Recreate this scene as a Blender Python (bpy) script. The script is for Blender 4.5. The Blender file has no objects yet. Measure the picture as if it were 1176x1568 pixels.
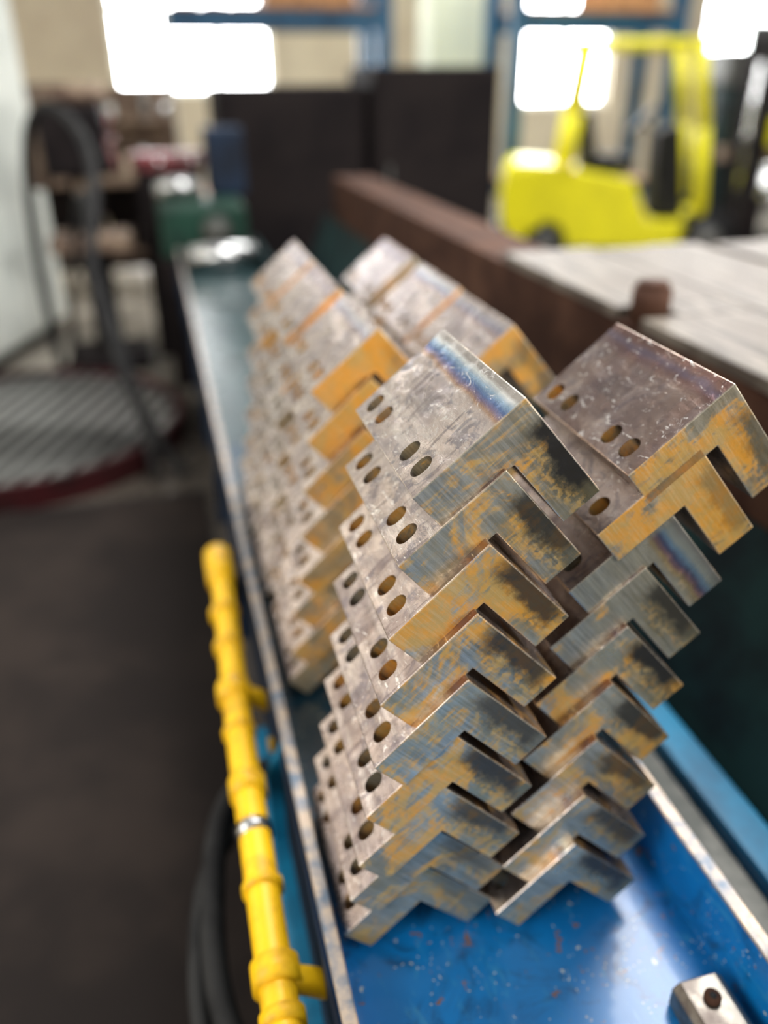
import bpy, bmesh, math, random
from mathutils import Matrix, Vector
random.seed(4)
S=bpy.context.scene
COL=S.collection
H=1.6
# ---------------------------------------------------------------- node helpers
class NT:
    def __init__(s,name):
        s.m=bpy.data.materials.new(name); s.m.use_nodes=True
        s.t=s.m.node_tree; s.t.nodes.clear()
        s.out=s.t.nodes.new('ShaderNodeOutputMaterial')
        s.p=s.t.nodes.new('ShaderNodeBsdfPrincipled')
        s.t.links.new(s.p.outputs[0],s.out.inputs[0])
        s.tc=s.t.nodes.new('ShaderNodeTexCoord')
    def set(s,node,i,v):
        if isinstance(v,bpy.types.NodeSocket): s.t.links.new(v,node.inputs[i])
        elif v is not None: node.inputs[i].default_value=v
    def math(s,op,a,b=None,c=None,clamp=False):
        n=s.t.nodes.new('ShaderNodeMath'); n.operation=op; n.use_clamp=clamp
        s.set(n,0,a); s.set(n,1,b)
        if c is not None: s.set(n,2,c)
        return n.outputs[0]
    def mul(s,*a):
        r=a[0]
        for b in a[1:]: r=s.math('MULTIPLY',r,b)
        return r
    def vmath(s,op,a,b):
        n=s.t.nodes.new('ShaderNodeVectorMath'); n.operation=op
        s.set(n,0,a); s.set(n,1,b); return n.outputs[0]
    def sep(s,v):
        n=s.t.nodes.new('ShaderNodeSeparateXYZ'); s.set(n,0,v); return n.outputs
    def noise(s,vec,scale,detail=4,rough=.55,dist=0):
        n=s.t.nodes.new('ShaderNodeTexNoise')
        s.set(n,'Vector',vec); n.inputs['Scale'].default_value=scale
        n.inputs['Detail'].default_value=detail; n.inputs['Roughness'].default_value=rough
        n.inputs['Distortion'].default_value=dist
        return n.outputs['Fac']
    def step(s,v,a,b,lo=0.,hi=1.):
        n=s.t.nodes.new('ShaderNodeMapRange'); n.interpolation_type='SMOOTHSTEP'
        s.set(n,0,v); s.set(n,1,a); s.set(n,2,b); n.inputs[3].default_value=lo; n.inputs[4].default_value=hi
        return n.outputs[0]
    def mix(s,f,a,b):
        n=s.t.nodes.new('ShaderNodeMix'); n.data_type='RGBA'
        s.set(n,0,f)
        for i,v in ((6,a),(7,b)):
            if isinstance(v,tuple) and len(v)==3: v=v+(1,)
            s.set(n,i,v)
        return n.outputs[2]
    def ramp(s,f,stops):
        n=s.t.nodes.new('ShaderNodeValToRGB'); s.set(n,0,f)
        e=n.color_ramp.elements
        while len(e)<len(stops): e.new(.5)
        for k,(p,c) in zip(e,stops): k.position=p; k.color=c+(1,)
        return n.outputs[0]
    def scale(s,vec,sc,rot=(0,0,0)):
        n=s.t.nodes.new('ShaderNodeMapping'); s.set(n,0,vec); n.inputs['Scale'].default_value=sc; n.inputs['Rotation'].default_value=rot
        return n.outputs[0]
    def bump(s,h,strength,dist=.001):
        n=s.t.nodes.new('ShaderNodeBump'); n.inputs['Strength'].default_value=strength
        n.inputs['Distance'].default_value=dist; s.set(n,'Height',h)
        s.t.links.new(n.outputs[0],s.p.inputs['Normal'])
    def P(s,**k):
        for a,v in k.items():
            a={'base':'Base Color','rough':'Roughness','metal':'Metallic','em':'Emission Color','es':'Emission Strength','coat':'Coat Weight','spec':'Specular IOR Level'}[a]
            if isinstance(v,tuple) and len(v)==3: v=v+(1,)
            s.set(s.p,a,v)
        return s.m
def simple(name,c1,c2=None,sc=6,rough=.5,metal=0.,bump=0.,lo=.4,hi=.65,coat=0,spec=.5):
    n=NT(name); v=n.tc.outputs['Object']
    f=n.noise(v,sc,6,.6)
    c2=c2 or tuple(x*.7 for x in c1)
    n.P(base=n.mix(n.step(f,lo,hi),c1,c2),rough=n.step(f,0,1,rough-.1,rough+.1),metal=metal,coat=coat,spec=spec)
    if bump: n.bump(n.noise(v,sc*8,4),bump,.003)
    return n.m

# steel bracket material ------------------------------------------------------
# object colour: R = blue heat tint, G = dark scale on slotted face (>1.2: tinted end), B = rust amount, A = scorch on end
def bracket_mat():
    n=NT('brushed_rusty_steel')
    oi=n.t.nodes.new('ShaderNodeObjectInfo'); rnd=oi.outputs['Random']
    cR,cG,cB=n.sep(oi.outputs['Color']); cA=oi.outputs['Alpha']
    cE=n.step(cG,1.2,1.4); cG=n.math('MULTIPLY',cG,n.math('SUBTRACT',1.,cE))
    o=n.tc.outputs['Object']; x,y,z=n.sep(o)
    off=n.t.nodes.new('ShaderNodeCombineXYZ')
    for i,k in enumerate((37.,71.,13.)): n.set(off,i,n.math('MULTIPLY',rnd,k))
    ov=n.vmath('ADD',o,off.outputs[0])
    nx,ny,nz=n.sep(n.tc.outputs['Normal'])
    end=n.step(n.math('ABSOLUTE',ny),.5,.8)
    top=n.step(nz,.5,.8)
    blot=n.noise(ov,16,5,.6,.5); fine=n.noise(ov,160,4,.6)
    streakY=n.noise(n.scale(ov,(1,.10,1)),70,5,.65)
    streakX=n.noise(n.scale(ov,(.18,1,1)),60,5,.7,.8)
    sidec=n.mix(n.step(blot,.35,.65),(.74,.62,.55),(.43,.36,.345))
    sidec=n.mix(n.step(streakY,.48,.70,0,.7),sidec,(.92,.83,.77))
    sidec=n.mix(n.step(streakX,.52,.65,0,.65),sidec,(.20,.16,.165))
    sidec=n.mix(n.mul(n.step(n.noise(ov,42,4,.6,.8),.53,.65),.55),sidec,(.15,.15,.20))
    sidec=n.mix(n.mul(cG,n.step(n.noise(ov,13,5,.65,.6),.28,.52,.30,.92)),sidec,(.15,.095,.085))
    rg=n.math('ADD',x,n.mul(n.math('SUBTRACT',n.noise(ov,18,4),.5),.02))
    sidec=n.mix(n.mul(n.step(rg,-.034,-.014),n.step(cR,0,.6,.8,0.),top),sidec,(.15,.06,.045))
    sidec=n.mix(n.mul(n.step(rg,-.022,-.014),n.step(rg,-.014,-.006,1,0),n.step(cR,0,.6,.35,0.),top),sidec,(.16,.17,.28))
    px=n.math('ABSOLUTE',n.math('ADD',x,.060)); py=n.math('ABSOLUTE',n.math('ADD',y,-.115))
    patch=n.mul(n.step(px,.011,.015,1,0),n.step(py,.019,.023,1,0),top,.38)
    sidec=n.mix(patch,sidec,(.13,.11,.11))
    # brushed ends
    brA=n.noise(n.scale(ov,(1,1,.05)),380,3,.7)
    brC=n.noise(n.scale(ov,(.12,1,1),(0,.5,0)),200,4,.7)
    brL=n.noise(n.scale(ov,(1,1,.03)),90,3,.6)
    endc=n.mix(n.step(blot,.35,.68),(.70,.655,.50),(.42,.395,.31))
    endc=n.mix(n.step(brL,.40,.62,0,.45),endc,(.28,.265,.22))
    endc=n.mix(n.step(brA,.35,.7,0,.5),endc,(.94,.89,.76))
    # thin ochre film
    film=n.mul(n.step(n.noise(ov,11,4,.55,.4),.40,.62),end,cB,.62)
    base=n.mix(end,sidec,endc)
    base=n.mix(film,base,(.62,.44,.17))
    # dark mill scale: outer half of leg B
    wob=n.mul(n.math('SUBTRACT',n.noise(ov,34,5,.65),.5),.040)
    wz=n.math('ADD',z,wob); wx=n.math('ADD',x,wob)
    d1=n.step(wx,-.028,-.012)
    zb=n.mul(n.step(wz,-.036,-.012,1,0),n.step(wz,-.120,-.098,0,1))
    dark=n.mul(d1,zb,end,cA)
    soft=n.mul(n.step(wx,-.048,-.014),n.step(wz,-.05,-.01,1,0),end,.75)
    base=n.mix(n.mul(soft,cA),base,(.17,.15,.075))
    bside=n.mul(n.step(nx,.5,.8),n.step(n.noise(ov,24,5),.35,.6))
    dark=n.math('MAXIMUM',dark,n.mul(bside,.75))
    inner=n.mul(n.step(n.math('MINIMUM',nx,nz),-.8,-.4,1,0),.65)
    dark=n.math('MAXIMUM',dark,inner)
    # ochre rust
    rn=n.math('ADD',n.mul(n.noise(ov,14,7,.66,.8),.74),n.mul(brC,.26))
    th=n.math('SUBTRACT',.62,n.mul(cB,.165))
    rs=n.step(n.math('SUBTRACT',rn,th),-.045,.06)
    rust=n.mul(rs,n.math('ADD',n.mul(end,.80),.04))
    rimd=n.mul(n.step(wx,-.038,-.026),n.step(wx,-.026,-.012,1,0),end,n.step(wz,-.05,-.02,1,0),n.mul(n.step(fine,.42,.58),n.math('ADD',n.mul(cB,.7),.2)))
    rust=n.math('MAXIMUM',rust,rimd)
    rb=n.mul(n.step(nx,.5,.8),n.step(n.noise(ov,30,5,.6),.45,.6))
    rust=n.math('MAXIMUM',rust,n.mul(rb,.75))
    rc=n.mix(n.step(n.noise(ov,40,5,.7),.38,.62),(.95,.41,.02),(.70,.42,.10))
    rc=n.mix(n.step(brA,.45,.7,0,.35),rc,(.86,.62,.28))
    base=n.mix(rust,base,rc)
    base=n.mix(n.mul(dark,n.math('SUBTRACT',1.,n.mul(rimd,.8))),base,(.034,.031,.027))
    # heat tint on slotted face
    hb=n.math('ADD',x,n.mul(n.math('SUBTRACT',n.noise(ov,25,2),.5),.008))
    u=n.math('DIVIDE',n.math('ADD',hb,.036),.030,clamp=True)
    tint=n.ramp(u,[(0,(.6,.5,.44)),(.22,(.50,.30,.17)),(.38,(.24,.19,.30)),(.52,(.12,.20,.40)),(.70,(.36,.50,.64)),(.88,(.84,.84,.80)),(1,(.5,.45,.4))])
    base=n.mix(n.mul(top,n.step(u,0,.3),cR),base,tint)
    # heat tint on end of leg B
    u2=n.math('DIVIDE',n.math('ADD',n.math('ADD',x,n.mul(wob,.25)),.040),.036,clamp=True)
    tint2=n.ramp(u2,[(0,(.55,.53,.45)),(.25,(.55,.40,.20)),(.38,(.28,.15,.18)),(.50,(.07,.09,.22)),(.64,(.17,.32,.48)),(.8,(.42,.46,.42)),(1,(.3,.3,.28))])
    base=n.mix(n.mul(end,n.step(u2,0.,.2),cE,.85,n.step(z,-.02,-.008,1,0)),base,tint2)
    sc=n.noise(n.scale(ov,(1,.5,1)),70,6,.75,2.2)
    base=n.mix(n.mul(n.step(sc,.585,.64),n.mul(top,.75)),base,(1.,.95,.90))
    # arrises: worn bright, with edge highlights painted into the colour
    mx=n.math('MAXIMUM',n.math('ABSOLUTE',nx),n.math('MAXIMUM',n.math('ABSOLUTE',ny),n.math('ABSOLUTE',nz)))
    arr=n.mul(n.step(mx,.86,.97,1,0),n.step(n.math('ABSOLUTE',n.math('ADD',x,.099)),.0125,.0145))
    base=n.mix(n.mul(arr,n.step(fine,.35,.6,.2,.8)),base,(.95,.86,.72))
    rough=n.math('ADD',n.math('ADD',n.step(blot,.3,.7,.19,.32),n.mul(end,.07)),n.mul(rust,.16))
    metal=n.math('SUBTRACT',n.math('SUBTRACT',.97,n.mul(end,.22)),n.mul(n.math('MAXIMUM',rust,dark),.42))
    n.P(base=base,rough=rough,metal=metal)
    h=n.math('ADD',n.mul(brA,.5),n.math('ADD',fine,n.mul(sc,2.2)))
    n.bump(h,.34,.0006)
    return n.m
M_BR=bracket_mat()

def bed_mat():
    n=NT('bed_blue_paint'); o=n.tc.outputs['Object']; x,y,z=n.sep(o)
    c=(.004,.20,.56)
    base=n.mix(n.step(n.noise(o,5,4),.3,.7),c,(.004,.13,.38))
    base=n.mix(n.step(n.noise(o,16,6,.7,.8),.50,.70,0,.75),base,(.008,.045,.12))
    base=n.mix(n.step(n.noise(n.scale(o,(1,.3,1)),60,5,.7,.8),.55,.7,0,.5),base,(.05,.28,.50))
    shade=n.step(n.math('ADD',y,n.mul(n.math('SUBTRACT',n.noise(o,9,4),.5),.2)),.53,.72)  # shade under the stacks, painted into the bed colour
    base=n.mix(n.mul(shade,.93),base,(.010,.030,.038))
    for scl,lo,hi,nz in ((70,.08,.18,.53),(150,.12,.20,.52),(33,.05,.09,.52)):
        v=n.t.nodes.new('ShaderNodeTexVoronoi'); v.inputs['Scale'].default_value=scl
        w=n.t.nodes.new('ShaderNodeTexNoise'); w.inputs['Scale'].default_value=scl*1.5
        n.set(w,'Vector',o)
        wv=n.vmath('ADD',o,n.vmath('MULTIPLY',w.outputs['Color'],(.8/scl,1.2/scl,.0)))
        n.set(v,'Vector',wv)
        sp=n.mul(n.step(v.outputs['Distance'],lo,hi,1,0),n.step(n.noise(o,11+scl*.05,3),nz,nz+.05))
        base=n.mix(n.mul(sp,.75),base,(.62,.62,.46))
    r=n.step(n.noise(o,48,5,.7),.62,.67)
    base=n.mix(r,base,(.20,.10,.06))
    n.P(base=base,rough=.32,metal=0.,coat=.15)
    n.bump(n.noise(o,40,3),.15,.002)
    return n.m
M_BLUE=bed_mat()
M_BLUE2=simple('rail_blue_paint',(.006,.20,.38),(.004,.11,.22),8,.4)
M_TEAL=simple('oily_teal_paint',(.028,.058,.064),(.016,.034,.038),5,.3)
M_EDGE=simple('worn_edge_paint',(.50,.40,.31),(.14,.19,.26),26,.4,.4,.3)
M_DKGREEN=simple('dark_green_paint',(.007,.026,.026),(.003,.008,.010),5,.6,spec=.2)
M_GREYP=simple('grey_oily_steel',(.10,.10,.09),(.04,.045,.04),15,.4,.3)
M_BLOCK=simple('ground_tool_steel',(.27,.25,.22),(.12,.10,.09),20,.4,.85,.1)
M_YEL=simple('yellow_paint',(.98,.57,.003),(.66,.35,.004),18,.45,0,.2,.48,.7)
M_FLY=simple('forklift_yellow',(.96,.88,.005),(.85,.78,.005),3,.45)
M_BLACK=simple('black_rubber',(.012,.012,.013),(.03,.03,.03),9,.6,spec=.15)
M_DARK=simple('dark_machine_steel',(.014,.010,.010),(.007,.005,.006),2,.7,spec=.15)
M_DARK2=simple('dark_blue_steel',(.010,.022,.048),(.006,.010,.02),4,.55,spec=.25)
M_RUST=simple('brown_rusted_steel',(.045,.020,.013),(.090,.044,.028),7,.75,0.,.3,spec=.12)
M_SILV=simple('polished_steel',(.75,.76,.76),(.5,.5,.5),10,.22,1.)
M_SLAT=simple('worn_grating_steel',(.34,.34,.33),(.10,.10,.095),1.4,.35,.6)
M_WHITE=simple('white_cabinet_paint',(.78,.81,.76),(.64,.68,.64),2,.5)
M_GREEN=simple('machine_green_paint',(.012,.050,.033),(.008,.028,.02),8,.5,spec=.3)
M_RED=simple('red_paint',(.30,.05,.06),(.22,.12,.12),12,.4)
M_DRED=simple('dark_red_paint',(.050,.008,.010),(.018,.006,.006),8,.5,spec=.3)
M_BEIGE=simple('beige_wall',(.68,.60,.45),(.56,.48,.36),1.2,.8)
M_COLM=simple('pale_green_column',(.64,.68,.52),(.54,.58,.46),1.2,.7)
M_WOOD=simple('shelf_timber',(.50,.27,.12),(.30,.15,.07),9,.7)
M_BROWN=simple('brown_clutter',(.10,.06,.042),(.32,.23,.16),7,.7)
M_RACK=simple('rack_blue',(.015,.10,.21),(.01,.06,.13),3,.5)
M_MAT=simple('oily_dark_floor',(.015,.0115,.0105),(.028,.021,.018),2,.75,0,.15,spec=.12)
def plank_mat():
    n=NT('weathered_planks'); o=n.tc.outputs['Object']
    f=n.noise(n.scale(o,(14,1,1)),4,6,.65)
    b=n.mix(n.step(f,.35,.62),(.23,.20,.165),(.065,.052,.042))
    b=n.mix(n.step(n.noise(o,3,4,.6),.45,.65,0,.6),b,(.10,.075,.055))
    n.P(base=b,rough=.5,spec=.3); n.bump(f,.4,.003); return n.m
M_PLANK=plank_mat()
def floor_mat():
    n=NT('concrete_floor'); o=n.tc.outputs['Object']; x,y,z=n.sep(o)
    f=n.noise(o,1.3,6,.6)
    b=n.mix(n.step(f,.35,.65),(.42,.38,.32),(.20,.18,.15))
    wob=n.mul(n.math('SUBTRACT',n.noise(o,1.6,4),.5),1.6)
    oil=n.mul(n.step(n.math('ADD',x,wob),-4.0,-3.0,1,0),n.step(n.math('ADD',y,wob),-1.0,.8,1,0))
    b=n.mix(n.mul(oil,.85),b,(.045,.035,.028))
    n.P(base=b,rough=n.step(n.noise(o,2,4),.35,.65,.15,.4)); return n.m
M_FLOOR=floor_mat()
def emis(name,c,s):
    n=NT(name); n.P(base=(0,0,0),em=c,es=s); return n.m
M_WIN=emis('daylight_pane',(.97,.98,1.),26.)
M_FILL_WIN=emis('added_side_light_pane',(1.,.98,.95),2.8)  # glow for the added side windows, which are out of view

# ---------------------------------------------------------------- mesh helpers
def empty(name,loc=(0,0,0),rz=0.):
    e=bpy.data.objects.new(name,None); COL.objects.link(e); e.location=loc; e.rotation_euler=(0,0,rz); e.empty_display_size=.1
    return e
def link(name,me,mat,parent=None,loc=(0,0,0),rot=(0,0,0)):
    o=bpy.data.objects.new(name,me); COL.objects.link(o)
    if mat and not me.materials: me.materials.append(mat)
    o.location=loc; o.rotation_euler=rot
    if parent: o.parent=parent
    return o
def box(name,lo,hi,mat,parent=None,bev=.004):
    c=[(a+b)/2 for a,b in zip(lo,hi)]; d=[abs(b-a) for a,b in zip(lo,hi)]
    bm=bmesh.new(); bmesh.ops.create_cube(bm,size=1)
    for v in bm.verts: v.co=Vector((v.co.x*d[0],v.co.y*d[1],v.co.z*d[2]))
    b=min(bev,min(d)*.3)
    if b>0: bmesh.ops.bevel(bm,geom=bm.edges[:],offset=b,segments=2,affect='EDGES',profile=.5)
    me=bpy.data.meshes.new(name); bm.to_mesh(me); bm.free()
    return link(name,me,mat,parent,c)
def cyl(name,p0,p1,r,mat,parent=None,r2=None,seg=32,bev=.15):
    p0,p1=Vector(p0),Vector(p1); d=p1-p0
    bm=bmesh.new(); bmesh.ops.create_cone(bm,cap_ends=True,segments=seg,radius1=r,radius2=r if r2 is None else r2,depth=d.length)
    rim=[e for e in bm.edges if abs(e.verts[0].co.z-e.verts[1].co.z)<1e-6]
    if bev: bmesh.ops.bevel(bm,geom=rim,offset=min(r,d.length)*bev,segments=2,affect='EDGES')
    for f in bm.faces: f.smooth=True
    me=bpy.data.meshes.new(name); bm.to_mesh(me); bm.free()
    o=link(name,me,mat,parent,(p0+p1)/2)
    o.rotation_mode='QUATERNION'; o.rotation_quaternion=Vector((0,0,1)).rotation_difference(d.normalized())
    return o
def tube(name,pts,r,mat,parent=None):
    cu=bpy.data.curves.new(name,'CURVE'); cu.dimensions='3D'; cu.bevel_depth=r; cu.bevel_resolution=6; cu.use_fill_caps=True
    sp=cu.splines.new('NURBS'); sp.points.add(len(pts)-1); sp.use_endpoint_u=True; sp.order_u=4
    for p,c in zip(sp.points,pts): p.co=(*c,1)
    cu.materials.append(mat)
    o=bpy.data.objects.new(name,cu); COL.objects.link(o)
    if parent: o.parent=parent
    return o
def prism(name,prof,y0,y1,mat,parent=None,bev=0):
    bm=bmesh.new()
    vs=[bm.verts.new((a,y0,b)) for a,b in prof]
    f=bm.faces.new(vs)
    r=bmesh.ops.extrude_face_region(bm,geom=[f])
    for v in [g for g in r['geom'] if isinstance(g,bmesh.types.BMVert)]: v.co.y=y1
    bmesh.ops.recalc_face_normals(bm,faces=bm.faces)
    if bev: bmesh.ops.bevel(bm,geom=bm.edges[:],offset=bev,segments=2,affect='EDGES',profile=.5)
    me=bpy.data.meshes.new(name); bm.to_mesh(me); bm.free()
    return link(name,me,mat,parent)

# ---------------------------------------------------------------- bracket mesh
BL=.12; T=.0415; LEN=.205
def make_bracket():
    prof=[(0,0),(-BL,0),(-BL,-T),(-T,-T),(-T,-BL),(0,-BL)]
    o=prism('bracket_tmp',prof,0,LEN,M_BR,None,.0013)
    bm=bmesh.new()
    for yy in (.029,.062,.150,.183):
        seg=24; pr=.0092; hl=.0022; ring=[]
        for i in range(seg*2):
            a=math.pi*2*(i+.5)/(seg*2)
            cx=math.cos(a)*pr+(hl if math.cos(a)>0 else -hl); cy=math.sin(a)*pr
            ring.append(bm.verts.new((-.099+cx,yy+cy,.01)))
        f=bm.faces.new(ring)
        r=bmesh.ops.extrude_face_region(bm,geom=[f])
        for v in [g for g in r['geom'] if isinstance(g,bmesh.types.BMVert)]: v.co.z=-T-.01
    bmesh.ops.recalc_face_normals(bm,faces=bm.faces)
    me=bpy.data.meshes.new('cut'); bm.to_mesh(me); bm.free()
    c=link('cut_tmp',me,M_BR)
    m=o.modifiers.new('b','BOOLEAN'); m.object=c; m.operation='DIFFERENCE'; m.solver='EXACT'
    bpy.context.view_layer.update()
    dg=bpy.context.evaluated_depsgraph_get()
    nm=bpy.data.meshes.new_from_object(o.evaluated_get(dg)); nm.name='angle_bracket_mesh'
    bpy.data.objects.remove(o); bpy.data.objects.remove(c)
    return nm
BM=make_bracket()
LS=[(.261,.558,-.222,.694),(.247,.553,-.281,.699),(.232,.542,-.342,.745),(.221,.533,-.404,.755),(.212,.524,-.467,.765),(.204,.527,-.532,.761),(.196,.528,-.597,.760),(.188,.539,-.660,.765),(.180,.547,-.722,.785)]
RS=[(.464,.574,-.235,.700),(.442,.574,-.293,.690),(.421,.576,-.352,.695),(.406,.573,-.412,.700),(.392,.566,-.473,.715),(.379,.556,-.534,.725),(.364,.546,-.595,.750),(.352,.534,-.657,.775),(.344,.526,-.719,.785)]
LC=[(1,.0,.62,1.),(.1,.15,.75,.9),(.15,.25,.92,.9),(0,.35,.72,.9),(0,.3,.58,.8),(0,.35,.66,.9),(0,.4,.74,.8),(0,.4,.58,.5),(0,.4,.5,.3)]
RC=[(.05,.9,.85,.5),(.0,.3,1.10,.4),(.7,1.5,.15,.3),(.1,.2,.30,.9),(0,.2,.64,1.),(0,.2,.74,.9),(0,.2,.64,.8),(.2,.2,.5,.8),(.4,.2,.3,.9)]
def stack(levels,dy,jit,cols=None,dx=0.):
    e=empty('steel_angle_bracket_stack')
    for i,(x,y,z,a) in enumerate(levels):
        jy=random.uniform(-jit,jit)
        o=link('angle_bracket_%d'%(i+1),BM,None,e,(x+dx+random.uniform(-jit,jit)*.12,y+dy+jy,H+z),(0,-a,0))
        o.color=cols[i] if cols else (random.choice([0,.1,.5]),random.uniform(.1,.5),random.uniform(.4,.95),random.uniform(.3,.8))
    return e
stack(LS,0,0,LC); stack(RS,0,0,RC)
stack(LS[1:],.430,.012,[(.3,.15,1.1,.2),(0,.2,1.3,.1)]+[(0,.3,.8,.4)]*6,.006); stack(RS[1:],.425,.012,[(.3,.2,.95,.4)]+[(0,.2,.6,.5)]*7)
stack(LS[1:],.665,.02,None,.004); stack(RS[1:],.66,.02,None,.006)
stack(LS[1:],.90,.02,None,.004); stack(RS[1:],.90,.02,None,.006)

# ---------------------------------------------------------------- machine bed
FZ=H-.843
bed=empty('blue_machine_bed')
Y0,Y1=-.4,4.6
prof=[(.075,FZ+.045),(.087,FZ+.045),(.087,FZ),(.478,FZ),(.478,FZ+.09),(.492,FZ+.09),(.492,FZ-.16),(.478,FZ-.16),(.478,FZ-.012),(.087,FZ-.012),(.087,FZ-.16),(.075,FZ-.16)]
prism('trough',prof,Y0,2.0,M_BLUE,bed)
prism('trough_far',prof,2.0,Y1,M_TEAL,bed)
box('edge_left',(.073,Y0,FZ+.043),(.0885,Y1,FZ+.049),M_EDGE,bed,.002)
box('edge_right',(.4765,Y0,FZ+.088),(.4935,2.2,FZ+.093),M_EDGE,bed,.002)
box('blue_side_panel',(.070,Y0,FZ-.15),(.0755,Y1,FZ+.02),M_DARK2,bed,.001)
for i in range(9):
    yy=.35+i*.5
    prism('gusset_%d'%i,[(.075,FZ+.03),(.05,FZ-.02),(.05,FZ-.15),(.075,FZ-.15)],yy,yy+.012,M_BLUE2 if i<2 else M_DARK2,bed)
    cyl('bolt_%d'%i,(.062,yy+.1,FZ-.06),(.072,yy+.1,FZ-.06),.012,M_YEL if i==1 else M_GREYP,bed,seg=6)
box('flange_low',(.045,Y0,FZ-.17),(.075,1.1,FZ-.155),M_BLUE2,bed)
for i,yy in enumerate((-.2,1.7,3.9)):
    box('pedestal_%d'%i,(.12,yy,0),(.45,yy+.45,FZ-.16),M_DARK,bed,.01)
box('lower_beam',(.11,Y0,.25),(.46,Y1,FZ-.2),M_DARK,bed,.01)

cb=empty('clamp_block')
prism('body',[(.405,FZ+.001),(.462,FZ+.001),(.462,FZ+.026),(.454,FZ+.034),(.413,FZ+.034),(.405,FZ+.026)],.22,.412,M_BLOCK,cb,.002)
cyl('screw_head',(.434,.388,FZ+.033),(.434,.388,FZ+.040),.0085,M_RUST,cb)
cyl('screw_socket',(.434,.388,FZ+.0385),(.434,.388,FZ+.0408),.0040,M_BLACK,cb,seg=6)
cyl('dowel',(.434,.32,FZ+.033),(.434,.32,FZ+.036),.006,M_RUST,cb)

gd=empty('side_guide_rail')
box('grey_ledge',(.496,-.3,H-.96),(.63,4.4,H-.91),M_GREYP,gd)
box('blue_beam',(.632,-.3,H-1.0),(.688,4.4,H-.885),M_BLUE2,gd,.006)
prism('green_cover',[(.69,H-.95),(.845,H-.62),(.845,H-1.1),(.69,H-1.1)],-.3,4.4,M_DKGREEN,gd)
for i in range(3): box('post_%d'%i,(.62,-.1+i*2,0),(.80,.1+i*2,H-1.0),M_DKGREEN,gd)
for i in range(8): cyl('bolt_%d'%i,(.56,.1+i*.4,H-.91),(.56,.1+i*.4,H-.9),.014,M_RUST,gd,seg=6)

rb=empty('rusty_steel_beam')
prism('web',[(.85,H-1.0),(.85,H-.425),(1.04,H-.425),(1.04,H-.44),(.865,H-.44),(.865,H-1.0)],-.2,4.2,M_RUST,rb,.002)
box('bottom_flange',(.85,-.2,H-1.03),(1.04,4.2,H-1.0),M_RUST,rb)
for i in range(3): box('stand_%d'%i,(.88,.2+i*1.8,0),(1.02,.4+i*1.8,H-1.03),M_RUST,rb)
cyl('lug_pin',(.892,1.385,H-.424),(.892,1.385,H-.352),.037,M_RUST,rb)
cyl('lug_cap',(.892,1.385,H-.354),(.892,1.385,H-.344),.030,M_RUST,rb)

tb=empty('plank_table')
for i in range(15):
    x0=.848+i*.16+(.102 if i>0 else 0)
    if i==0:
        box('plank_0a',(x0,.1,H-.4235),(x0+.25,1.34,H-.400),M_PLANK,tb,.003)
        box('plank_0b',(x0,1.43,H-.4235),(x0+.25,2.02,H-.400),M_PLANK,tb,.003)
        box('plank_0c',(x0+.086,1.342,H-.4235),(x0+.25,1.428,H-.400),M_PLANK,tb,.003)
    else:
        box('plank_%d'%i,(x0,.1,H-.4235),(x0+.152,1.98+.03*((i*7)%3),H-.400-.003*(i%3)),M_PLANK,tb,.003)
for i,yy in enumerate((.3,1.6)):
    box('bearer_%d'%i,(1.12,yy,H-.52),(3.2,yy+.1,H-.424),M_PLANK,tb)
    for j,xx in enumerate((1.15,2.2,3.05)): box('leg_%d_%d'%(i,j),(xx,yy,0),(xx+.1,yy+.1,H-.52),M_PLANK,tb)
box('steel_plate',(1.35,.9,H-.400),(2.3,1.5,H-.388),M_GREYP,tb,.003)

# ---------------------------------------------------------------- yellow pipe
yp=empty('yellow_pipe')
PZ=H-.85
tube('pipe',[(.022,-.3,PZ),(.022,.3,PZ),(.018,.6,PZ),(.021,.75,PZ),(.018,.9,PZ),(.028,1.2,PZ),(.033,1.45,PZ)],.0205,M_YEL,yp)
for i,(yy,r,l) in enumerate([(.36,.0255,.03),(.50,.0245,.03),(.55,.027,.045),(.66,.025,.025),(.82,.0255,.045),(.93,.0245,.02),(1.02,.0265,.05),(1.14,.0245,.03),(1.24,.0265,.03),(1.40,.027,.12)]):
    x=.020 if yy<1 else .020+.011*(yy-1)/.45
    cyl('coupling_%d'%i,(x,yy-l/2,PZ),(x,yy+l/2,PZ),r,M_YEL,yp,bev=.3)
cyl('clamp_ring',(.0195,.735,PZ),(.0195,.755,PZ),.0235,M_SILV,yp)
for i,yy in enumerate((.545,1.02)):
    tube('arm_%d'%i,[(.022,yy,PZ),(.045,yy,PZ-.005),(.072,yy,PZ-.03)],.015,M_YEL,yp)
hz=empty('hydraulic_hose')
tube('hose_a',[(.06,1.0,.60),(-.02,.98,.60),(-.05,.85,.54),(-.06,.7,.50),(-.02,.58,.48),(.06,.5,.43),(.11,.45,.4)],.018,M_BLACK,hz)
tube('hose_b',[(.06,.95,.58),(-.04,.93,.56),(-.09,.8,.48),(-.08,.6,.43),(0,.4,.40),(.11,.35,.35)],.015,M_BLACK,hz)

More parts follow.
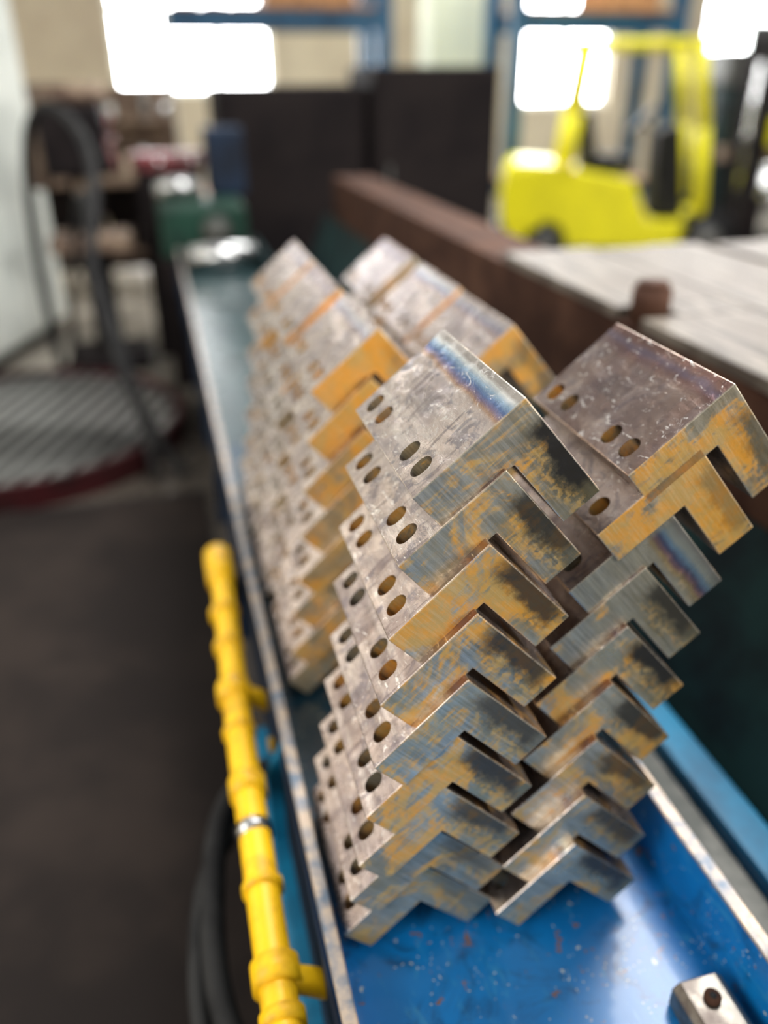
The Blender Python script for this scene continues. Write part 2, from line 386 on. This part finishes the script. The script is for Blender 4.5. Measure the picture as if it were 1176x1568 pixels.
# ---------------------------------------------------------------- far end of bed
dr=empty('steel_roller')
cyl('roller',(.12,4.2,FZ+.07),(.44,4.2,FZ+.07),.062,M_SILV,dr)
cyl('axle',(.095,4.2,FZ+.07),(.47,4.2,FZ+.07),.02,M_GREYP,dr)
for i,x in enumerate((.09,.455)): box('bearing_%d'%i,(x,4.15,FZ),(x+.018,4.25,FZ+.10),M_DKGREEN,dr)
gh=empty('green_machine_head')
box('base',(-.02,4.72,0),(.50,5.3,.72),M_DARK,gh,.01)
box('housing',(.0,4.75,.72),(.47,5.25,1.00),M_GREEN,gh,.03)
cyl('chuck',(.30,4.75,.86),(.30,4.70,.86),.08,M_GREYP,gh)
cyl('spindle',(.30,4.70,.86),(.30,4.64,.86),.03,M_GREYP,gh)
cyl('motor',(.0,5.05,1.06),(.26,5.05,1.06),.055,M_SILV,gh)
box('red_panel',(-.12,5.34,1.12),(.30,5.48,1.22),M_RED,gh,.02)
for i in range(4): cyl('knob_%d'%i,(-.06+i*.1,5.34,1.17),(-.06+i*.1,5.30,1.17),.025,M_SILV if i%2 else M_DRED,gh)
box('blue_tower',(.30,5.1,1.0),(.52,5.32,1.36),M_DARK2,gh,.02)
box('tower_foot',(-.10,5.34,0),(.28,5.48,1.12),M_DARK,gh,.01)
# bench with tools
wb=empty('workbench')
BX0,BX1,BY=-1.0,.25,7.3
box('top',(BX0,BY,.85),(BX1,BY+.6,.9),M_BROWN,wb)
for i,(x,y) in enumerate(((BX0+.02,BY+.02),(BX1-.07,BY+.02),(BX0+.02,BY+.54),(BX1-.07,BY+.54))): box('leg_%d'%i,(x,y,0),(x+.05,y+.05,.85),M_DARK,wb)
box('back_board',(BX0,BY+.58,.9),(BX1,BY+.62,1.55),M_BROWN,wb)
box('shelf',(BX0+.02,BY+.3,1.28),(BX1-.02,BY+.58,1.31),M_BROWN,wb)
for i in range(16):
    x=BX0+.04+i*.073; h=random.uniform(.08,.26); z=1.31 if i%2 else .9
    if i%3: box('tool_box_%d'%i,(x,BY+.32,z),(x+.06,BY+.48,z+h),random.choice([M_BROWN,M_SILV,M_BEIGE,M_DARK,M_BROWN]),wb,.01)
    else: cyl('can_%d'%i,(x+.03,BY+.4,z),(x+.03,BY+.4,z+h),.03,random.choice([M_BROWN,M_SILV,M_WHITE]),wb)
box('lower_shelf',(BX0+.02,BY+.05,.3),(BX1-.02,BY+.56,.33),M_BROWN,wb)
box('lower_back',(BX0+.02,BY+.56,.1),(BX1-.02,BY+.59,.85),M_DARK,wb)
for i in range(6): box('lower_crate_%d'%i,(BX0+.05+i*.19,BY+.1,.33),(BX0+.2+i*.19,BY+.5,.45+.05*(i%3)),[M_BROWN,M_DARK,M_BEIGE][i%3],wb,.01)
# drill press standing behind the pan
dp=empty('drill_press',(-.40,5.35,0))
box('foot',(-.25,-.25,0),(.25,.25,.08),M_DARK,dp,.02)
cyl('column',(0,.1,.05),(0,.1,1.5),.085,M_DARK,dp)
box('table',(-.22,-.25,.72),(.22,.1,.80),M_BROWN,dp,.01)
box('table_arm',(-.08,-.05,.5),(.08,.12,.72),M_DARK,dp,.01)
box('head',(-.17,-.28,1.12),(.17,.28,1.48),M_DARK,dp,.04)
cyl('spindle',(0,-.15,.92),(0,-.15,1.2),.035,M_BROWN,dp)
cyl('pulley_cover',(0,0,1.48),(0,0,1.58),.2,M_BROWN,dp)
box('switch_box',(-.26,-.1,1.05),(-.17,.1,1.32),M_BROWN,dp,.01)
for i in range(3):
    a=i*2.1; cyl('lever_%d'%i,(.17,-.12,1.3),(.21,-.12+.16*math.cos(a),1.3+.16*math.sin(a)),.01,M_RED,dp)
hs=empty('hanging_hose')
tube('hose',[(-.66,4.98,0.02),(-.68,4.96,.6),(-.65,4.9,1.25),(-.50,4.7,1.55),(-.29,4.4,1.42),(-.25,4.2,1.2),(-.30,3.95,1.0),(-.31,3.8,.82),(-.27,3.7,.55),(-.18,3.55,.3),(-.09,3.5,.10),(-.03,3.42,.04)],.026,M_BLACK,hs)
tube('cable',[(-.6,4.98,0.02),(-.52,4.9,.6),(-.38,4.7,1.1),(-.31,4.3,1.15),(-.33,3.9,.8),(-.2,3.7,.5),(-.15,3.42,.03)],.020,M_BLACK,hs)
# grated pan
gp=empty('grated_chip_pan')
PX=-.80
cyl('pan',(PX,4.10,.0),(PX,4.10,.07),.78,M_DARK,gp,seg=64,bev=.05)
bm=bmesh.new()
bmesh.ops.create_cone(bm,cap_ends=False,segments=72,radius1=.80,radius2=.80,depth=.12)
me=bpy.data.meshes.new('rim'); bm.to_mesh(me); bm.free()
rim=link('rim',me,M_DRED,gp,(PX,4.10,.062)); sm=rim.modifiers.new('s','SOLIDIFY'); sm.thickness=.03
for i in range(17):
    u=-.72+i*.09; hl=math.sqrt(max(.01,.76**2-u*u))
    o=box('slat_%d'%i,(-.027,-hl,0),(.027,hl,.02),M_SLAT,gp,.003)
    c=math.cos(-.35); s=math.sin(-.35)
    o.location=(PX+u*c,4.10+u*s,.09); o.rotation_euler=(0,0,-.35)

# white cabinet
wc=empty('white_cabinet',(-.72,6.28,0),math.atan2(-.74,-.25)-math.pi)
box('carcass',(-1.6,0.02,.08),(0,.6,2.9),M_WHITE,wc,.01)
box('door_a',(-.78,-.005,.12),(-.02,.02,2.86),M_WHITE,wc,.006)
box('door_b',(-1.58,-.005,.12),(-.8,.02,2.86),M_WHITE,wc,.006)
box('handle',(-.84,-.04,1.1),(-.81,-.0,1.3),M_GREYP,wc,.004)
box('plinth',(-1.55,.05,0),(-.05,.55,.08),M_DARK,wc)

for x0,x1,h,yy in ((.42,1.36,1.56,5.6),(1.38,2.22,1.66,5.5)):
    dc=empty('dark_steel_panel')
    box('body',(x0,yy,.1),(x1,yy+.7,h),M_DARK,dc,.015)
    box('door',(x0+.03,yy-.015,.14),(x1-.03,yy,h-.04),M_DARK,dc,.006)
    cyl('handle',(x0+.1,yy-.03,.9),(x0+.1,yy-.03,1.1),.01,M_GREYP,dc)
    box('plinth',(x0+.03,yy+.05,0),(x1-.03,yy+.65,.1),M_DARK,dc)

# ---------------------------------------------------------------- rack
rk=empty('storage_rack')
for i,x in enumerate((.27,2.29,3.67,5.45)):
    for j,y in enumerate((8.7,9.4)):
        w=.02 if i==0 else .08
        box('post_%d_%d'%(i,j),(x-w,y-w*.6,0),(x+w,y+w*.6,3.0),M_WHITE if i==0 else M_RACK,rk)
for k,(a,b) in enumerate(((.27,2.29),(3.67,5.45))):
    for z in (.5,2.1):
        for j,y in enumerate((8.65,9.35)): box('beam_%d_%d_%d'%(k,z*10,j),(a+.02,y,z-.10),(b-.06,y+.06,z+.06),M_RACK,rk)
        n=7
        for i in range(n):
            w=(b-a-.16)/n
            box('board_%d_%d_%d'%(k,z*10,i),(a+.08+i*w,8.62,z+.06),(a+.08+(i+.9)*w,9.42,z+.09),M_WOOD,rk)
    box('crate_%d'%k,(a+.9,8.7,2.19),(b-.25,9.3,2.45),M_WOOD,rk)
    box('crate_lid_%d'%k,(a+.87,8.68,2.45),(b-.22,9.32,2.48),M_BROWN,rk)
cl=empty('building_column'); box('shaft',(3.12,9.8,0),(3.8,10.3,4.2),M_COLM,cl,.02); box('base',(3.07,9.75,0),(3.85,10.35,.25),M_COLM,cl,.02)

# ---------------------------------------------------------------- forklift
fk=empty('yellow_forklift',(4.22,7.65,0),math.radians(-22))
def fprof(name,prof,y0,y1,mat,bev=.02): return prism(name,prof,y0,y1,mat,fk,bev)
fprof('body',[(-.92,.28),(-.97,.5),(-.95,.84),(-.88,.9),(-.55,.88),(-.1,.80),(.22,.74),(.36,.40),(.72,.40),(.90,.46),(.94,.30),(.84,.16),(-.5,.16),(-.82,.18)],-.48,.48,M_FLY)
fprof('counterweight',[(-.97,.34),(-1.00,.6),(-.95,.86),(-.6,.89),(-.6,.3)],-.50,.50,M_FLY,.04)
for j,y in enumerate((-.44,.44)):
    for nm,pts,r in (('rear_pillar',[(-.42,y,.8),(-.36,y,1.3),(-.30,y,1.82)],.06),('front_pillar',[(.84,y,.42),(.75,y,1.2),(.62,y,1.84)],.06)):
        a,b,c=[Vector(p) for p in pts]
        cyl('%s_%da'%(nm,j),a,b,r,M_FLY,fk,bev=.05); cyl('%s_%db'%(nm,j),b-Vector((0,0,.01)),c,r,M_FLY,fk,bev=.05)
    cyl('roof_rail_%d'%j,(-.5,y,1.84),(.70,y,1.84),.04,M_FLY,fk)
for i in range(7): box('roof_bar_%d'%i,(-.5+i*.19,-.44,1.82),(-.46+i*.19,.44,1.85),M_FLY,fk)
fprof('seat',[(-.25,.8),(-.30,1.3),(-.2,1.32),(-.12,.95),(.22,.93),(.24,.8)],-.25,.25,M_BLACK)
fprof('dashboard',[(.44,.4),(.40,1.15),(.60,1.2),(.72,.42)],-.3,.3,M_BLACK)
cyl('steering_column',(.45,0,1.1),(.3,0,1.22),.02,M_BLACK,fk)
cyl('steering_wheel',(.3,0,1.22),(.28,0,1.24),.17,M_BLACK,fk)
for j,y in enumerate((-.42,.42)):
    for i,(x,r) in enumerate(((.92,.26),(-.55,.20))):
        cyl('tyre_%d_%d'%(i,j),(x,y-.1,r),(x,y+.1,r),r,M_BLACK,fk,bev=.2)
        cyl('hub_%d_%d'%(i,j),(x,y-.115,r),(x,y+.115,r),r*.55,M_SLAT,fk)
for j,y in enumerate((-.3,.3)):
    box('mast_%d'%j,(1.2,y-.06,.06),(1.34,y+.06,2.0),M_DARK,fk)
    box('fork_%d'%j,(1.4,y-.05,.08),(1.9,y+.05,.12),M_DARK,fk)
    box('fork_back_%d'%j,(1.33,y-.05,.08),(1.41,y+.05,.6),M_DARK,fk)
for i,z in enumerate((.3,1.0,1.9)): box('mast_bar_%d'%i,(1.22,-.36,z),(1.32,.36,z+.09),M_DARK,fk)
box('mast_mount',(.80,-.25,.18),(1.24,.25,.36),M_DARK,fk)
cyl('lift_cylinder',(1.27,0,.3),(1.27,0,1.7),.04,M_SILV,fk)

sd=empty('steel_drum',(6.5,8.1,0))
cyl('barrel',(0,0,0),(0,0,.75),.22,M_SILV,sd,bev=.05)
for i,z in enumerate((.02,.25,.5,.70)): cyl('hoop_%d'%i,(0,0,z),(0,0,z+.03),.232,M_GREYP,sd)
ps=empty('press_machine',(7.0,9.2,0))
box('frame_left',(-.5,0,0),(-.3,.5,1.7),M_DKGREEN,ps,.02); box('frame_right',(.5,0,0),(.7,.5,1.7),M_DKGREEN,ps,.02)
box('head',(-.55,-.05,1.5),(.75,.55,1.85),M_GREYP,ps,.03); box('table',(-.5,-.1,.7),(.7,.6,.85),M_BROWN,ps,.02)
cyl('ram',(.1,.2,1.0),(.1,.2,1.5),.09,M_SILV,ps)
box('guard',(-.3,-.15,.85),(.2,-.05,1.15),M_FLY,ps,.02)

# ---------------------------------------------------------------- room
box('floor',(-3,-2,-.1),(12,12.1,0),M_FLOOR,None,0)
m=empty('oily_floor_mat'); box('mat',(-2.8,-1.8,.0),(.05,3.28,.012),M_MAT,m,.004)
box('edge_strip',(-2.8,3.27,.0),(.05,3.29,.013),M_BLACK,m,.001)
wb2=empty('wall_back')
def window(k,a,b,z0,z1,mat,frame,side=False):
    w=empty('window_%d'%k)
    def bb(nm,u0,u1,d0,d1,za,zb,mt,bv):
        if side: box(nm,(-3-d1,u0,za),(-3-d0,u1,zb),mt,w,bv)
        else: box(nm,(u0,12+d0,za),(u1,12+d1,zb),mt,w,bv)
    bb('pane',a,b,.16,.18,z0,z1,mat,0)
    nn=max(2,round((b-a)/.75))
    for q in range(nn+1):
        xx=min(max(a+(b-a)*q/nn,a+.03),b-.03); bb('mullion_%d'%q,xx-.03,xx+.03,.08,.15,z0,z1,frame,.005)
    for q,zz in enumerate((z0+.03,(z0+z1)/2,z1-.03)): bb('rail_%d'%q,a,b,.09,.14,zz-.03,zz+.03,frame,.005)
op=[(-.30,1.66,1.42,3.3),(5.1,6.5,1.22,3.3),(8.0,11.2,1.12,3.4)]
xs=-3.1
for i,(a,b,z0,z1) in enumerate(op):
    box('pier_%d'%i,(xs,12,0),(a,12.25,4.2),M_BEIGE,wb2,0)
    box('below_%d'%i,(a,12,0),(b,12.25,z0),M_BEIGE,wb2,0); box('above_%d'%i,(a,12,z1),(b,12.25,4.2),M_BEIGE,wb2,0)
    xs=b
    window(i+1,a,b,z0,z1,M_WIN,M_WHITE)
box('pier_end',(xs,12,0),(12.1,12.25,4.2),M_BEIGE,wb2,0)
wl=empty('wall_left')
ys=-2.
for i,(a,b) in enumerate(((-.6,1.2),(2.2,4.0),(5.0,6.8))):
    box('pier_%d'%i,(-3.25,ys,0),(-3,a,4.2),M_BEIGE,wl,0)
    box('below_%d'%i,(-3.25,a,0),(-3,b,1.4),M_BEIGE,wl,0); box('above_%d'%i,(-3.25,a,3.6),(-3,b,4.2),M_BEIGE,wl,0)
    ys=b
    window(i+4,a,b,1.4,3.6,M_FILL_WIN,M_WHITE,True)  # unseen windows added to light the left faces of the brackets
box('pier_end',(-3.25,ys,0),(-3,12.1,4.2),M_BEIGE,wl,0)

# ---------------------------------------------------------------- lights
def area(name,loc,target,sx,sy,power,col=(1,1,1)):
    l=bpy.data.lights.new(name,'AREA'); l.shape='RECTANGLE'; l.size=sx; l.size_y=sy; l.energy=power; l.color=col
    o=bpy.data.objects.new(name,l); COL.objects.link(o); o.location=loc
    o.rotation_euler=(Vector(target)-Vector(loc)).to_track_quat('-Z','Y').to_euler()
    return o
area('overhead_fill',(1.5,2.5,4.6),(.6,1,.8),2.2,1.4,260,(1,.98,.95))  # overhead area light added to brighten the stacks
area('left_fill',(-2.8,-.9,2.6),(.3,.8,1.2),1.0,2.0,80,(1,.98,.95))  # unseen area light added for the left bracket faces, no door here
area('right_fill',(4.5,-1.5,3.2),(.4,.6,1.0),1.8,1.4,230,(1,.97,.92))  # area light added out of view for highlights on steel and bed
area('hall_fill',(4,8,4.8),(4,7,0),4,3,330,(1,.99,.97))  # area light added above the hall to brighten the background
w=bpy.data.worlds.new('world'); S.world=w; w.use_nodes=True
nt=w.node_tree; bg=nt.nodes['Background']
tc=nt.nodes.new('ShaderNodeTexCoord'); sp=nt.nodes.new('ShaderNodeSeparateXYZ'); rp=nt.nodes.new('ShaderNodeValToRGB')
nt.links.new(tc.outputs['Generated'],sp.inputs[0]); nt.links.new(sp.outputs[2],rp.inputs[0]); nt.links.new(rp.outputs[0],bg.inputs[0])
rp.color_ramp.elements[0].position=0; rp.color_ramp.elements[0].color=(.20,.18,.155,1)
rp.color_ramp.elements[1].position=.6; rp.color_ramp.elements[1].color=(.94,.94,.92,1)
bg.inputs[1].default_value=.68

# ---------------------------------------------------------------- camera
p,yw,r,f=.4902,.2547,-.007,1247.5
F=Vector((math.cos(p)*math.sin(yw),math.cos(p)*math.cos(yw),-math.sin(p)))
R0=Vector((math.cos(yw),-math.sin(yw),0)); U0=R0.cross(F)
R=math.cos(r)*R0+math.sin(r)*U0; U=-math.sin(r)*R0+math.cos(r)*U0
cd=bpy.data.cameras.new('camera'); cam=bpy.data.objects.new('camera',cd); COL.objects.link(cam)
mt=Matrix((R,U,-F)).transposed().to_4x4(); mt.translation=(0,0,H); cam.matrix_world=mt
cd.sensor_fit='VERTICAL'; cd.sensor_height=36; cd.sensor_width=27; cd.lens=f/1568*36
cd.dof.use_dof=True; cd.dof.focus_distance=.68; cd.dof.aperture_fstop=1.5
cd.clip_start=.02
S.camera=cam
S.view_settings.view_transform='Standard'
